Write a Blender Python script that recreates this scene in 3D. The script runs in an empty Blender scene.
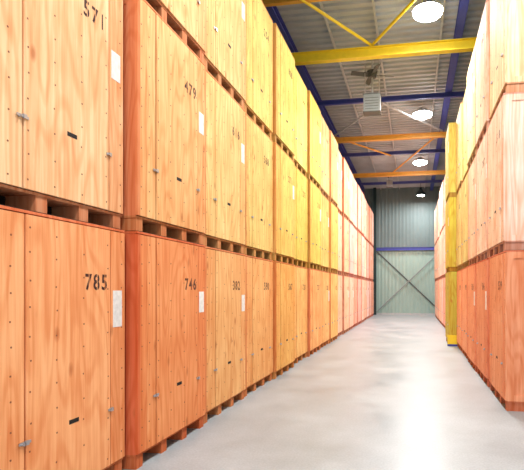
import bpy, bmesh, math, random
from mathutils import Vector, Matrix
random.seed(7)
scene = bpy.context.scene
scene.view_settings.view_transform = 'Standard'
scene.view_settings.look = 'None'
COL = scene.collection

def lin(c):
    return tuple(((v/255.0)/12.92 if v/255.0 <= 0.04045 else ((v/255.0+0.055)/1.055)**2.4) for v in c)

# ---------------------------------------------------------------- materials
def new_mat(name):
    m = bpy.data.materials.new(name); m.use_nodes = True
    nt = m.node_tree
    return m, nt, nt.nodes['Principled BSDF']

def flat_mat(name, rgb, rough=0.5, metal=0.0, noise=0.08, scale=6.0):
    m, nt, b = new_mat(name)
    tc = nt.nodes.new('ShaderNodeTexCoord')
    n = nt.nodes.new('ShaderNodeTexNoise'); n.inputs['Scale'].default_value = scale; n.inputs['Detail'].default_value = 4
    nt.links.new(tc.outputs['Object'], n.inputs['Vector'])
    r = nt.nodes.new('ShaderNodeMapRange'); r.inputs[1].default_value = 0.3; r.inputs[2].default_value = 0.7
    r.inputs[3].default_value = 1.0-noise; r.inputs[4].default_value = 1.0+noise*0.5
    nt.links.new(n.outputs['Fac'], r.inputs[0])
    mx = nt.nodes.new('ShaderNodeVectorMath'); mx.operation = 'SCALE'
    mx.inputs[0].default_value = lin(rgb)
    nt.links.new(r.outputs[0], mx.inputs['Scale'])
    nt.links.new(mx.outputs[0], b.inputs['Base Color'])
    b.inputs['Roughness'].default_value = rough
    b.inputs['Metallic'].default_value = metal
    return m

def wood_mat(name, tint=(1,1,1), contrast=1.0, knots=True, rough=0.75, offs=0.0):
    m, nt, b = new_mat(name)
    L = nt.links.new
    tc = nt.nodes.new('ShaderNodeTexCoord')
    oi = nt.nodes.new('ShaderNodeObjectInfo')
    mul = nt.nodes.new('ShaderNodeMath'); mul.operation = 'MULTIPLY_ADD'; mul.inputs[1].default_value = 57.0
    mul.inputs[2].default_value = offs
    L(oi.outputs['Random'], mul.inputs[0])
    add = nt.nodes.new('ShaderNodeVectorMath'); add.operation = 'ADD'
    L(tc.outputs['Object'], add.inputs[0]); L(mul.outputs[0], add.inputs[1])
    mp = nt.nodes.new('ShaderNodeMapping'); mp.inputs['Scale'].default_value = (22, 22, 0.8)
    L(add.outputs[0], mp.inputs['Vector'])
    n1 = nt.nodes.new('ShaderNodeTexNoise'); n1.inputs['Scale'].default_value = 1.0
    n1.inputs['Detail'].default_value = 7; n1.inputs['Roughness'].default_value = 0.62; n1.inputs['Distortion'].default_value = 0.7
    L(mp.outputs[0], n1.inputs['Vector'])
    r1 = nt.nodes.new('ShaderNodeMapRange'); r1.inputs[1].default_value = 0.34; r1.inputs[2].default_value = 0.60
    r1.inputs[3].default_value = 1-0.23*contrast; r1.inputs[4].default_value = 1.03
    L(n1.outputs['Fac'], r1.inputs[0])
    # cathedral figure
    mp2 = nt.nodes.new('ShaderNodeMapping'); mp2.inputs['Scale'].default_value = (3.0, 3.0, 0.45)
    L(add.outputs[0], mp2.inputs['Vector'])
    n2 = nt.nodes.new('ShaderNodeTexNoise'); n2.inputs['Scale'].default_value = 1.0; n2.inputs['Detail'].default_value = 1
    L(mp2.outputs[0], n2.inputs['Vector'])
    m2 = nt.nodes.new('ShaderNodeMath'); m2.operation = 'MULTIPLY'; m2.inputs[1].default_value = 75
    L(n2.outputs['Fac'], m2.inputs[0])
    s2 = nt.nodes.new('ShaderNodeMath'); s2.operation = 'SINE'; L(m2.outputs[0], s2.inputs[0])
    r2 = nt.nodes.new('ShaderNodeMapRange'); r2.inputs[1].default_value = -1; r2.inputs[2].default_value = 0.0
    r2.inputs[3].default_value = 1-0.15*contrast; r2.inputs[4].default_value = 1.0
    L(s2.outputs[0], r2.inputs[0])
    # broad blotches
    n4 = nt.nodes.new('ShaderNodeTexNoise'); n4.inputs['Scale'].default_value = 1.6; n4.inputs['Detail'].default_value = 3
    L(add.outputs[0], n4.inputs['Vector'])
    r4 = nt.nodes.new('ShaderNodeMapRange'); r4.inputs[1].default_value = 0.35; r4.inputs[2].default_value = 0.65
    r4.inputs[3].default_value = 0.90; r4.inputs[4].default_value = 1.05
    L(n4.outputs['Fac'], r4.inputs[0])
    m0 = nt.nodes.new('ShaderNodeMath'); m0.operation = 'MULTIPLY'
    L(r1.outputs[0], m0.inputs[0]); L(r2.outputs[0], m0.inputs[1])
    mm = nt.nodes.new('ShaderNodeMath'); mm.operation = 'MULTIPLY'
    L(m0.outputs[0], mm.inputs[0]); L(r4.outputs[0], mm.inputs[1])
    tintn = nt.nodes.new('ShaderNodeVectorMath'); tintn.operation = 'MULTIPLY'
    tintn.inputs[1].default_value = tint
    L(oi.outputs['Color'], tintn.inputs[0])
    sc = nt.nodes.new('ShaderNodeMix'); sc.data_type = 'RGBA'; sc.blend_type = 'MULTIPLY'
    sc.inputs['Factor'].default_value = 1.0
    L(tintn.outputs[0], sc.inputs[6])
    comb = nt.nodes.new('ShaderNodeCombineColor')
    for i, e in enumerate((0.5, 1.3, 1.9)):
        p = nt.nodes.new('ShaderNodeMath'); p.operation = 'POWER'; p.inputs[1].default_value = e
        L(mm.outputs[0], p.inputs[0]); L(p.outputs[0], comb.inputs[i])
    L(comb.outputs[0], sc.inputs[7])
    out = sc.outputs[2]
    if knots:
        mp3 = nt.nodes.new('ShaderNodeMapping'); mp3.inputs['Scale'].default_value = (3.6, 3.6, 1.7)
        L(add.outputs[0], mp3.inputs['Vector'])
        v = nt.nodes.new('ShaderNodeTexVoronoi'); v.inputs['Scale'].default_value = 1.0
        L(mp3.outputs[0], v.inputs['Vector'])
        r3 = nt.nodes.new('ShaderNodeMapRange'); r3.inputs[1].default_value = 0.04; r3.inputs[2].default_value = 0.13
        r3.inputs[3].default_value = 0.7; r3.inputs[4].default_value = 0.0
        L(v.outputs['Distance'], r3.inputs[0])
        kn = nt.nodes.new('ShaderNodeMix'); kn.data_type = 'RGBA'
        L(r3.outputs[0], kn.inputs['Factor']); L(out, kn.inputs[6])
        kn.inputs[7].default_value = (*lin((182, 98, 54)), 1)
        out = kn.outputs[2]
    L(out, b.inputs['Base Color'])
    b.inputs['Roughness'].default_value = rough
    b.inputs['Specular IOR Level'].default_value = 0.15
    return m

M_ply = wood_mat('plywood_front')
M_ply2 = wood_mat('plywood_post', tint=(0.97, 0.88, 0.84), offs=13.7)
M_side = wood_mat('plywood_side', tint=(0.82, 0.48, 0.48))
M_side_lt = wood_mat('plywood_side_pale', tint=(1.0, 0.90, 0.88))
M_trim = wood_mat('corner_trim_lumber', tint=(0.84, 0.52, 0.50), knots=False)
M_skid = wood_mat('lumber_skid', tint=(0.66, 0.44, 0.40), knots=False)
M_dark = flat_mat('crate_shadow_gap', (30, 15, 9), 0.9)
M_metal = flat_mat('galvanised_latch', (185, 185, 190), 0.35, 0.8)
M_ink = flat_mat('stencil_ink', (66, 32, 24), 0.8)
M_black = flat_mat('slot_black', (18, 12, 10), 0.8)
M_paper = flat_mat('paper_label', (240, 236, 234), 0.7, noise=0.15, scale=25)
M_nail = flat_mat('nail_head', (135, 70, 42), 0.6)

M_yellow = flat_mat('yellow_steel', (240, 212, 45), 0.45)
M_orange = flat_mat('orange_steel', (224, 165, 62), 0.45)
M_blue = flat_mat('blue_steel', (56, 68, 156), 0.45)
M_purple = flat_mat('violet_blue_steel', (72, 80, 150), 0.45)
M_grey = flat_mat('grey_steel', (185, 188, 188), 0.5)
M_dkgreen = flat_mat('dark_green_enamel', (30, 52, 52), 0.4)
M_heater = flat_mat('heater_casing', (140, 144, 144), 0.5)
M_louv = flat_mat('heater_louvre', (80, 84, 84), 0.5)

def emis(name, col, s):
    m, nt, b = new_mat(name)
    b.inputs['Emission Color'].default_value = (*col, 1)
    b.inputs['Emission Strength'].default_value = s
    b.inputs['Base Color'].default_value = (0.9, 0.9, 0.9, 1)
    return m
M_lens = emis('lamp_lens', (1.0, 0.99, 0.96), 45)

# ---------------------------------------------------------------- mesh helpers
def box(bm, x0, x1, y0, y1, z0, z1, mat=0, M=None):
    vs = []
    for x in (x0, x1):
        for y in (y0, y1):
            for z in (z0, z1):
                p = Vector((x, y, z))
                vs.append(bm.verts.new(M @ p if M else p))
    for idx in ((0, 1, 3, 2), (4, 6, 7, 5), (0, 4, 5, 1), (2, 3, 7, 6), (0, 2, 6, 4), (1, 5, 7, 3)):
        f = bm.faces.new([vs[i] for i in idx]); f.material_index = mat

def cyl(bm, c, r1, r2, h, n=20, mat=0, axis='Z'):
    M = Matrix.Translation(c)
    if axis == 'Y': M = M @ Matrix.Rotation(-math.pi/2, 4, 'X')
    if axis == 'X': M = M @ Matrix.Rotation(math.pi/2, 4, 'Y')
    a = [bm.verts.new(M @ Vector((r1*math.cos(2*math.pi*i/n), r1*math.sin(2*math.pi*i/n), 0))) for i in range(n)]
    b = [bm.verts.new(M @ Vector((r2*math.cos(2*math.pi*i/n), r2*math.sin(2*math.pi*i/n), h))) for i in range(n)]
    for i in range(n):
        j = (i+1) % n
        f = bm.faces.new((a[i], a[j], b[j], b[i])); f.material_index = mat
    f = bm.faces.new(a[::-1]); f.material_index = mat
    f = bm.faces.new(b); f.material_index = mat

def finish(bm, name, mats, loc=(0, 0, 0), rotz=0, parent=None, recalc=True):
    if recalc: bmesh.ops.recalc_face_normals(bm, faces=bm.faces)
    me = bpy.data.meshes.new(name); bm.to_mesh(me); bm.free()
    for m in mats: me.materials.append(m)
    ob = bpy.data.objects.new(name, me); COL.objects.link(ob)
    ob.location = loc; ob.rotation_euler = (0, 0, rotz)
    if parent: ob.parent = parent
    return ob

# ---------------------------------------------------------------- digits
DIG = {}
for d in '0123456789':
    cu = bpy.data.curves.new('tmp', 'FONT'); cu.body = d; cu.size = 1.0; cu.offset = 0.022; cu.resolution_u = 3
    o = bpy.data.objects.new('tmp', cu); COL.objects.link(o)
    bpy.context.view_layer.update()
    dg = bpy.context.evaluated_depsgraph_get()
    me = o.evaluated_get(dg).to_mesh()
    DIG[d] = ([v.co.copy() for v in me.vertices], [tuple(p.vertices) for p in me.polygons])
    o.evaluated_get(dg).to_mesh_clear()
    bpy.data.objects.remove(o); bpy.data.curves.remove(cu)

# ---------------------------------------------------------------- crate
W, D, H = 1.50, 2.10, 2.33
def build_crate(number, nails, label, frame_post):
    bm = bmesh.new()
    # skids
    for fx in (0.045, 0.35, 0.655, 0.955):
        c = fx*W
        box(bm, c-0.055, c+0.055, 0.02, D-0.02, 0, 0.125, 2)
    box(bm, 0.0, W, 0.015, D-0.015, 0.125, 0.145, 2)
    box(bm, 0.06, W-0.06, 0.28, 0.30, 0.0, 0.125, 3)  # dark board standing in for the shade between the skids
    # core
    box(bm, 0.024, W-0.024, 0.024, D-0.024, 0.145, 2.29, 3)
    # front panels
    x1, x2, g = 0.222*W, 0.858*W, 0.008
    zb, zt = 0.152, 2.293
    xs = 0.045
    lp = random.choice((0, 10))
    box(bm, 0.0, xs, -0.004, 0.022, zb, zt, 8)
    if frame_post:
        box(bm, xs, 0.11*W, 0.0, 0.022, zb, zt, 10)
        box(bm, 0.11*W+0.005, x1-g, 0.0, 0.022, zb, zt, 0)
    else:
        box(bm, xs, x1-g, 0.0, 0.022, zb, zt, lp)
    box(bm, x1+g, x2-g, -0.004, 0.022, zb, zt, 0)
    box(bm, x2+g, W, 0.0, 0.022, zb, zt, 10)
    # back panel
    box(bm, 0, W, D-0.022, D, zb, zt, 0)
    # side panels + battens
    for s in (0, 1):
        xa, xb = (0.012, 0.022) if s == 0 else (W-0.022, W-0.012)
        box(bm, xa, xb, 0.022, D-0.022, 0.145, 2.30, 1)
        xa, xb = (0.0, 0.012) if s == 0 else (W-0.012, W)
        for (ya, yb) in ((0.022, 0.12), (D/2-0.045, D/2+0.045), (D-0.12, D-0.022)):
            box(bm, xa, xb, ya, yb, 0.23, 2.21, 1)
        box(bm, xa, xb, 0.022, D-0.022, 0.145, 0.23, 1)
        box(bm, xa, xb, 0.022, D-0.022, 2.21, 2.30, 1)
    # lid: trimmed edge, top coloured dark as shade for the gap above it
    box(bm, 0, W, 0.0, D, 2.302, 2.322, 8)
    box(bm, 0.03, W-0.03, 0.012, D-0.03, 2.322, 2.33, 3)
    # hand slot
    sx = 0.545*W
    box(bm, sx-0.055, sx+0.055, -0.0055, -0.003, 0.665, 0.700, 6)
    # latches on hinge side and lock side
    for (lx, lz, l) in ((x1, 0.66, 0.06), (x2, 0.66, 0.04)):
        box(bm, lx-l, lx+l*0.7, -0.012, -0.004, lz-0.010, lz+0.010, 4)
        box(bm, lx-0.014, lx+0.014, -0.024, -0.010, lz-0.016, lz+0.016, 4)
        cyl(bm, (lx-l*0.6, -0.03, lz-0.008), 0.007, 0.007, 0.03, 8, 4, 'Y')
    # label
    if label:
        cx, cz, lw, lh = 0.925*W, random.uniform(1.5, 1.62), 0.065, random.choice([0.13, 0.15, 0.17])
        box(bm, cx-lw, cx+lw, -0.003, 0.001, cz-lh, cz+lh, 7)
    # nails
    if nails:
        for nx in (0.05, 0.14, 0.25, 0.42, 0.62, 0.83, 0.97):
            z = 0.22
            while z < 2.25:
                jx = nx*W+random.uniform(-.006, .006)
                y0 = -0.0055 if 0.222 < nx < 0.858 else -0.0015
                box(bm, jx-0.006, jx+0.006, y0, y0+0.004, z-0.006, z+0.006, 9)
                z += random.uniform(0.17, 0.23)
    # stencil number
    size = 0.18; adv = 0.104; x = 0.63*W
    for ch in number:
        vs, fs = DIG[ch]
        bv = [bm.verts.new((x+v.x*size*0.92, -0.0055, 1.755+v.y*size*1.05)) for v in vs]
        for f in fs:
            try:
                ff = bm.faces.new([bv[i] for i in f]); ff.material_index = 5
            except ValueError: pass
        cxx = x+0.27*size
        box(bm, cxx-0.003, cxx+0.003, -0.0065, -0.005, 1.75, 1.89, 0)
        x += adv
    bmesh.ops.translate(bm, verts=bm.verts, vec=(-W/2, -D/2, 0))
    return bm

MATS_L = [M_ply, M_side, M_skid, M_dark, M_metal, M_ink, M_black, M_paper, M_trim, M_nail, M_ply2]
MATS_R = [M_ply, M_side_lt, M_skid, M_dark, M_metal, M_ink, M_black, M_paper, M_trim, M_nail, M_ply2]
MATS_Y = [M_ply, M_ply, M_skid, M_dark, M_metal, M_ink, M_black, M_paper, M_ply, M_nail, M_ply2]
def place_crate(side, xface, y0, tier, rgb, number, nails, label, post=False, mats=None):
    bm = build_crate(number, nails, label, post)
    ob = finish(bm, 'storage_crate', mats or (MATS_L if side == 'L' else MATS_R))
    if side == 'L':
        ob.rotation_euler[2] = math.pi/2
        ob.location = (xface-D/2, y0+W/2, tier*H)
    else:
        ob.rotation_euler[2] = -math.pi/2
        ob.location = (xface+D/2, y0+W/2, tier*H)
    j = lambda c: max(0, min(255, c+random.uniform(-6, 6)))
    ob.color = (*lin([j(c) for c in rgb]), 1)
    return ob

PITCH = 1.56
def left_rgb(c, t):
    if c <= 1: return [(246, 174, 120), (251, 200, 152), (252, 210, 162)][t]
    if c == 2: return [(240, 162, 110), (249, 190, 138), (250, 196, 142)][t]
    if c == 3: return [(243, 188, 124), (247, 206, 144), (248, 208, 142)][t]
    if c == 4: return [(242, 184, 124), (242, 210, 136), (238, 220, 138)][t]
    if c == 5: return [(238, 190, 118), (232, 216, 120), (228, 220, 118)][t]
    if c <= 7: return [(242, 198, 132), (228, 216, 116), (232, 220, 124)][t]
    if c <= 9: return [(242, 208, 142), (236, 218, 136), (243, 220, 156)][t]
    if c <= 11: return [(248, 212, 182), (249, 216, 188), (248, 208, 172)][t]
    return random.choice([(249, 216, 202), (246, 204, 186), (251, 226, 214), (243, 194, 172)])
NUMS = {(1, 0): '785', (1, 1): '571', (2, 0): '746', (2, 1): '479', (3, 0): '382', (3, 1): '616'}
XL = -2.75
LOFF = {0: 0, 1: 0.0, 2: 0.10, 3: 0.06, 4: 0.04, 5: 0.07, 6: 0.02, 7: 0.06}
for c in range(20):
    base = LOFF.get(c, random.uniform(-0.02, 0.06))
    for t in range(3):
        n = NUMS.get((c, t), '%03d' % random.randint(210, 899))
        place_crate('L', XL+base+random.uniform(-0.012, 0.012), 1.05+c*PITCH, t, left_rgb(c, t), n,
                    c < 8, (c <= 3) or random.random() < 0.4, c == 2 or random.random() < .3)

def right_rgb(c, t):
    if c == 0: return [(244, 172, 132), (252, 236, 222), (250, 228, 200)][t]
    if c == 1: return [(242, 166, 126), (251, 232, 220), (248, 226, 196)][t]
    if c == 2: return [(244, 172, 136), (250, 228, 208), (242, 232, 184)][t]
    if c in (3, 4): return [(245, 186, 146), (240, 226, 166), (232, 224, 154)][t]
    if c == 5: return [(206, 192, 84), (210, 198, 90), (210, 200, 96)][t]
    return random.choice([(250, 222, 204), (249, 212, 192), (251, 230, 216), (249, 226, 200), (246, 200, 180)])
XR = 1.30
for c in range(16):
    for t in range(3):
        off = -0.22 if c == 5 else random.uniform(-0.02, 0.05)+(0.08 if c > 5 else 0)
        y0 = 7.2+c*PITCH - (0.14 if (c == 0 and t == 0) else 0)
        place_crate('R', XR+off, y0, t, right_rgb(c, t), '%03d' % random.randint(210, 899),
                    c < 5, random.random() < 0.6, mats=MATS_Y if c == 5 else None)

# ---------------------------------------------------------------- room shell
YF, YB, XW0, XW1, ZC = 33.4, -4.0, -5.4, 6.2, 9.05
m, nt, b = new_mat('polished_concrete'); L = nt.links.new
tc = nt.nodes.new('ShaderNodeTexCoord')
n = nt.nodes.new('ShaderNodeTexNoise'); n.inputs['Scale'].default_value = 0.9; n.inputs['Detail'].default_value = 8; n.inputs['Roughness'].default_value = 0.65
L(tc.outputs['Object'], n.inputs['Vector'])
cr = nt.nodes.new('ShaderNodeValToRGB')
cr.color_ramp.elements[0].position = 0.3; cr.color_ramp.elements[0].color = (*lin((146, 154, 158)), 1)
cr.color_ramp.elements[1].position = 0.7; cr.color_ramp.elements[1].color = (*lin((174, 181, 185)), 1)
L(n.outputs['Fac'], cr.inputs[0])
n2 = nt.nodes.new('ShaderNodeTexNoise'); n2.inputs['Scale'].default_value = 45; n2.inputs['Detail'].default_value = 3
L(tc.outputs['Object'], n2.inputs['Vector'])
mr = nt.nodes.new('ShaderNodeMapRange'); mr.inputs[1].default_value = .3; mr.inputs[2].default_value = .7; mr.inputs[3].default_value = .86; mr.inputs[4].default_value = 1.07
L(n2.outputs['Fac'], mr.inputs[0])
sc = nt.nodes.new('ShaderNodeVectorMath'); sc.operation = 'SCALE'; L(cr.outputs[0], sc.inputs[0]); L(mr.outputs[0], sc.inputs['Scale'])
L(sc.outputs[0], b.inputs['Base Color'])
mr2 = nt.nodes.new('ShaderNodeMapRange'); mr2.inputs[1].default_value = .3; mr2.inputs[2].default_value = .7; mr2.inputs[3].default_value = .32; mr2.inputs[4].default_value = .48
L(n.outputs['Fac'], mr2.inputs[0]); L(mr2.outputs[0], b.inputs['Roughness'])
b.inputs['Specular IOR Level'].default_value = 0.5
M_floor = m
bm = bmesh.new(); box(bm, XW0, XW1, YB, YF, -0.2, 0, 0); finish(bm, 'floor', [M_floor])

M_deck = flat_mat('roof_deck_metal', (176, 182, 186), 0.5, 0.0, 0.12, 1.2)
M_wlow = flat_mat('wall_cladding_light', (156, 184, 175), 0.5, 0, 0.08, 1)
M_wup = flat_mat('wall_cladding_grey', (108, 126, 126), 0.5, 0, 0.12, 0.8)

def corrugated(bm, u0, u1, pitch, depth, f, mat):
    prof = []
    u = u0
    while u < u1:
        for (a, d) in ((0, 0), (0.45, 0), (0.55, depth), (0.90, depth), (1.0, 0)):
            prof.append((min(u+a*pitch, u1), d))
        u += pitch
    prev = None
    for (uu, d) in prof:
        cur = (bm.verts.new(f(uu, d, 0)), bm.verts.new(f(uu, d, 1)))
        if prev and (prev[0].co-cur[0].co).length > 1e-6:
            ff = bm.faces.new((prev[0], cur[0], cur[1], prev[1])); ff.material_index = mat
        prev = cur
bm = bmesh.new()
corrugated(bm, YB, YF, 0.30, 0.06, lambda u, d, k: Vector(((XW0, XW1)[k], u, ZC-d)), 0)
box(bm, XW0, XW1, YB, YF, ZC+0.01, ZC+0.1, 0)
finish(bm, 'ceiling', [M_deck], recalc=False)
bm = bmesh.new()
corrugated(bm, XW0, XW1, 0.25, 0.02, lambda u, d, k: Vector((u, YF-d, (0, 4.6)[k])), 0)
corrugated(bm, XW0, XW1, 0.25, 0.02, lambda u, d, k: Vector((u, YF-d, (4.6, ZC)[k])), 1)
box(bm, XW0, XW1, YF+0.01, YF+0.12, 0, ZC, 0)
finish(bm, 'wall_far', [M_wlow, M_wup], recalc=False)
bm = bmesh.new(); box(bm, XW0-0.1, XW0, YB, YF, 0, ZC, 0); finish(bm, 'wall_left', [M_wlow])
bm = bmesh.new(); box(bm, XW1, XW1+0.1, YB, YF, 0, ZC, 0); finish(bm, 'wall_right', [M_wlow])
bm = bmesh.new(); box(bm, XW0, XW1, YF-0.10, YF-0.045, 0, 0.12, 0); finish(bm, 'baseboard_far', [M_grey])

def ibeam(name, p1, p2, h, w, mat, t=0.02):
    p1, p2 = Vector(p1), Vector(p2)
    dv = p2-p1; l = dv.length
    z = Vector((0, 0, 1)); xx = dv.normalized()
    if abs(xx.dot(z)) > 0.99: z = Vector((0, 1, 0))
    yy = z.cross(xx).normalized(); zz = xx.cross(yy)
    M = Matrix((( xx.x, yy.x, zz.x, p1.x), (xx.y, yy.y, zz.y, p1.y), (xx.z, yy.z, zz.z, p1.z), (0, 0, 0, 1)))
    bm = bmesh.new()
    box(bm, 0, l, -w/2, w/2, h/2-t, h/2, 0, M)
    box(bm, 0, l, -w/2, w/2, -h/2, -h/2+t, 0, M)
    box(bm, 0, l, -t/2, t/2, -h/2+t, h/2-t, 0, M)
    return finish(bm, name, [mat])
def tube(name, p1, p2, r, mat):
    p1, p2 = Vector(p1), Vector(p2); dv = p2-p1
    bm = bmesh.new(); cyl(bm, (0, 0, 0), r, r, dv.length, 10, 0)
    q = dv.to_track_quat('Z', 'Y').to_matrix().to_4x4()
    bmesh.ops.transform(bm, matrix=Matrix.Translation(p1) @ q, verts=bm.verts)
    return finish(bm, name, [mat])

ibeam('roof_girder', (XW0, 5.6, 8.40), (XW1, 5.6, 8.40), 0.30, 0.2, M_yellow)
ibeam('roof_girder', (XW0, 13.0, 8.34), (XW1, 13.0, 8.36), 0.28, 0.2, M_yellow)
ibeam('roof_girder', (XW0, 20.3, 8.32), (XW1, 20.3, 8.34), 0.20, 0.2, M_orange)
ibeam('roof_girder', (XW0, 26.9, 8.36), (XW1, 26.9, 8.36), 0.22, 0.2, M_orange)
for y, mt in ((9.2, M_orange), (10.75, M_orange), (16.9, M_blue), (23.6, M_purple), (30.2, M_purple)):
    ibeam('roof_crossbeam', (XW0, y, 8.62), (XW1 if y != 10.75 else -1.6, y, 8.62), 0.16, 0.12, mt)
for x in (-3.55, 1.22, 5.4):
    ibeam('roof_purlin', (x, YB, 8.84), (x, YF-0.06, 8.84), 0.26, 0.20, M_blue)
for x in (-2.3, -1.0, 0.75):
    ibeam('roof_light_purlin', (x, YB, 8.93), (x, YF-0.06, 8.93), 0.10, 0.05, M_grey, 0.01)
for (a, b_, mt) in (((-3.5, 9.2, 8.55), (-1.15, 13.0, 8.55), M_yellow), ((-1.15, 13.0, 8.55), (1.2, 9.2, 8.55), M_yellow),
                    ((-3.5, 20.3, 8.5), (-1.15, 16.9, 8.5), M_grey), ((-1.15, 16.9, 8.5), (1.2, 20.3, 8.5), M_grey),
                    ((-3.5, 20.3, 8.5), (-1.15, 23.6, 8.5), M_orange), ((-1.15, 26.9, 8.5), (1.2, 20.3, 8.5), M_orange)):
    tube('roof_brace', a, b_, 0.04, mt)

# far wall steelwork
ibeam('wall_rail', (XW0, YF-0.14, 4.65), (XW1, YF-0.14, 4.65), 0.22, 0.12, M_blue)
ibeam('steel_column', (-2.72, YF-0.3, 0), (-2.72, YF-0.3, ZC-0.08), 0.24, 0.2, M_dkgreen)
ibeam('steel_column', (2.2, YF-0.3, 0), (2.2, YF-0.3, ZC-0.08), 0.24, 0.2, M_dkgreen)
tube('wall_brace', (-2.6, YF-0.16, 4.5), (1.9, YF-0.16, 0.2), 0.045, M_louv)
tube('wall_brace', (-2.6, YF-0.26, 0.2), (1.9, YF-0.26, 4.5), 0.035, M_heater)

# ---------------------------------------------------------------- lamps
def lamp(x, y, z, power):
    e = bpy.data.objects.new('high_bay_lamp', None); COL.objects.link(e); e.location = (x, y, z)
    bm = bmesh.new()
    cyl(bm, (0, 0, 0.0), 0.36, 0.20, 0.10, 28, 0)
    cyl(bm, (0, 0, 0.10), 0.12, 0.10, 0.14, 20, 0)
    cyl(bm, (0, 0, 0.24), 0.012, 0.012, ZC-0.07-z-0.24, 8, 0)
    for i in range(8):
        a = i*math.pi/4
        box(bm, -0.005, 0.005, 0.1, 0.2, 0.09, 0.2, 0, Matrix.Rotation(a, 4, 'Z'))
    finish(bm, 'housing', [M_grey], parent=e)
    bm = bmesh.new(); cyl(bm, (0, 0, -0.07), 0.34, 0.36, 0.07, 28, 0); cyl(bm, (0, 0, -0.14), 0.20, 0.34, 0.07, 28, 0)
    finish(bm, 'lens', [M_lens], parent=e)
    ld = bpy.data.lights.new('bulb', 'AREA'); ld.shape = 'DISK'; ld.size = 0.4; ld.energy = power
    ld.color = (1.0, 0.985, 0.97)
    lo = bpy.data.objects.new('bulb', ld); COL.objects.link(lo); lo.parent = e; lo.location = (0, 0, -0.15)
for y, p in ((-2.2, 440), (4.7, 380), (11.5, 380), (18.2, 520), (25.0, 600)):
    lamp(0.33, y, 8.48, p)

e = bpy.data.objects.new('pendant_lamp', None); COL.objects.link(e); e.location = (0.45, 31.4, 8.0)
bm = bmesh.new(); cyl(bm, (0, 0, 0), 0.40, 0.14, 0.36, 24, 0); cyl(bm, (0, 0, 0.36), 0.09, 0.08, 0.16, 16, 0)
cyl(bm, (0, 0, 0.52), 0.012, 0.012, ZC-0.07-8.52, 8, 0)
finish(bm, 'shade', [M_dkgreen], parent=e)
bm = bmesh.new(); cyl(bm, (0, 0, -0.03), 0.2, 0.22, 0.03, 20, 0); finish(bm, 'diffuser', [M_lens], parent=e)
ld = bpy.data.lights.new('bulb', 'AREA'); ld.shape = 'DISK'; ld.size = 0.35; ld.energy = 240
lo = bpy.data.objects.new('bulb', ld); COL.objects.link(lo); lo.parent = e; lo.location = (0, 0, -0.05)

# unit heaters with fan on top
def heater(x, y, z, s, name='unit_heater'):
    e = bpy.data.objects.new(name, None); COL.objects.link(e); e.location = (x, y, z)
    bm = bmesh.new()
    box(bm, -s/2, s/2, -s*0.35, s*0.35, 0, s, 0)
    for i in range(5):
        zz = s*0.12+i*s*0.16
        box(bm, -s*0.40, s*0.40, -s*0.37, -s*0.35, zz, zz+s*0.03, 1)
    box(bm, -s*0.53, s*0.53, -s*0.37, s*0.37, s, s*1.04, 1)
    box(bm, -s*0.53, s*0.53, -s*0.37, s*0.37, -s*0.04, 0, 1)
    cyl(bm, (0, s*0.35, s*0.5), s*0.38, s*0.34, s*0.1, 20, 1, 'Y')
    finish(bm, 'casing', [M_heater, M_louv], parent=e)
    bm = bmesh.new(); top = ZC-0.07-z; h = top-s*1.04
    for sx in (-1, 1):
        for sy in (-1, 1):
            cyl(bm, (sx*s*0.42, sy*s*0.25, s*1.04), 0.010, 0.010, h, 6, 0)
    cyl(bm, (0, 0, s*1.04), 0.03, 0.03, h, 10, 0)
    finish(bm, 'hanger', [M_grey], parent=e)
    bm = bmesh.new(); zf = s*1.04+h*0.55
    cyl(bm, (0, 0, zf-0.08), 0.12, 0.17, 0.2, 18, 0)
    for i in range(4):
        a = math.radians(20+90*i)
        box(bm, 0.1, s*1.3, -0.08, 0.08, zf, zf+0.015, 0, Matrix.Rotation(a, 4, 'Z') @ Matrix.Translation((0, 0, zf)) @ Matrix.Rotation(math.radians(24), 4, 'X') @ Matrix.Translation((0, 0, -zf)))
    finish(bm, 'fan', [M_louv], parent=e)
heater(-1.28, 14.6, 7.28, 0.52)
heater(-1.45, 28.6, 8.0, 0.36)

# yellow corner guard at foot of the protruding stack
bm = bmesh.new()
box(bm, 0.0, 0.30, -0.02, 0.0, 0, 0.34, 0); box(bm, -0.02, 0.0, -0.02, 0.14, 0, 0.34, 0)
box(bm, -0.03, 0.32, -0.035, -0.02, 0, 0.06, 1)
finish(bm, 'corner_guard', [M_yellow, M_blue], loc=(XR-0.235, 7.2+5*PITCH-0.015, 0))

# ---------------------------------------------------------------- world: added fill light, let in where the room is left open behind the camera
w = bpy.data.worlds.new('World'); scene.world = w; w.use_nodes = True
bg = w.node_tree.nodes['Background']; bg.inputs[0].default_value = (0.95, 0.98, 1.0, 1); bg.inputs[1].default_value = 1.3

# ---------------------------------------------------------------- camera
cd = bpy.data.cameras.new('camera'); co = bpy.data.objects.new('camera', cd); COL.objects.link(co)
F = 468.0
cd.sensor_width = 36; cd.lens = 36*F/524
th = math.radians(9.2)
co.location = (0, 0, 1.75); co.rotation_euler = (math.pi/2, 0, th)
cd.shift_x = -76/524; cd.shift_y = 55/524
cd.clip_end = 200
scene.camera = co
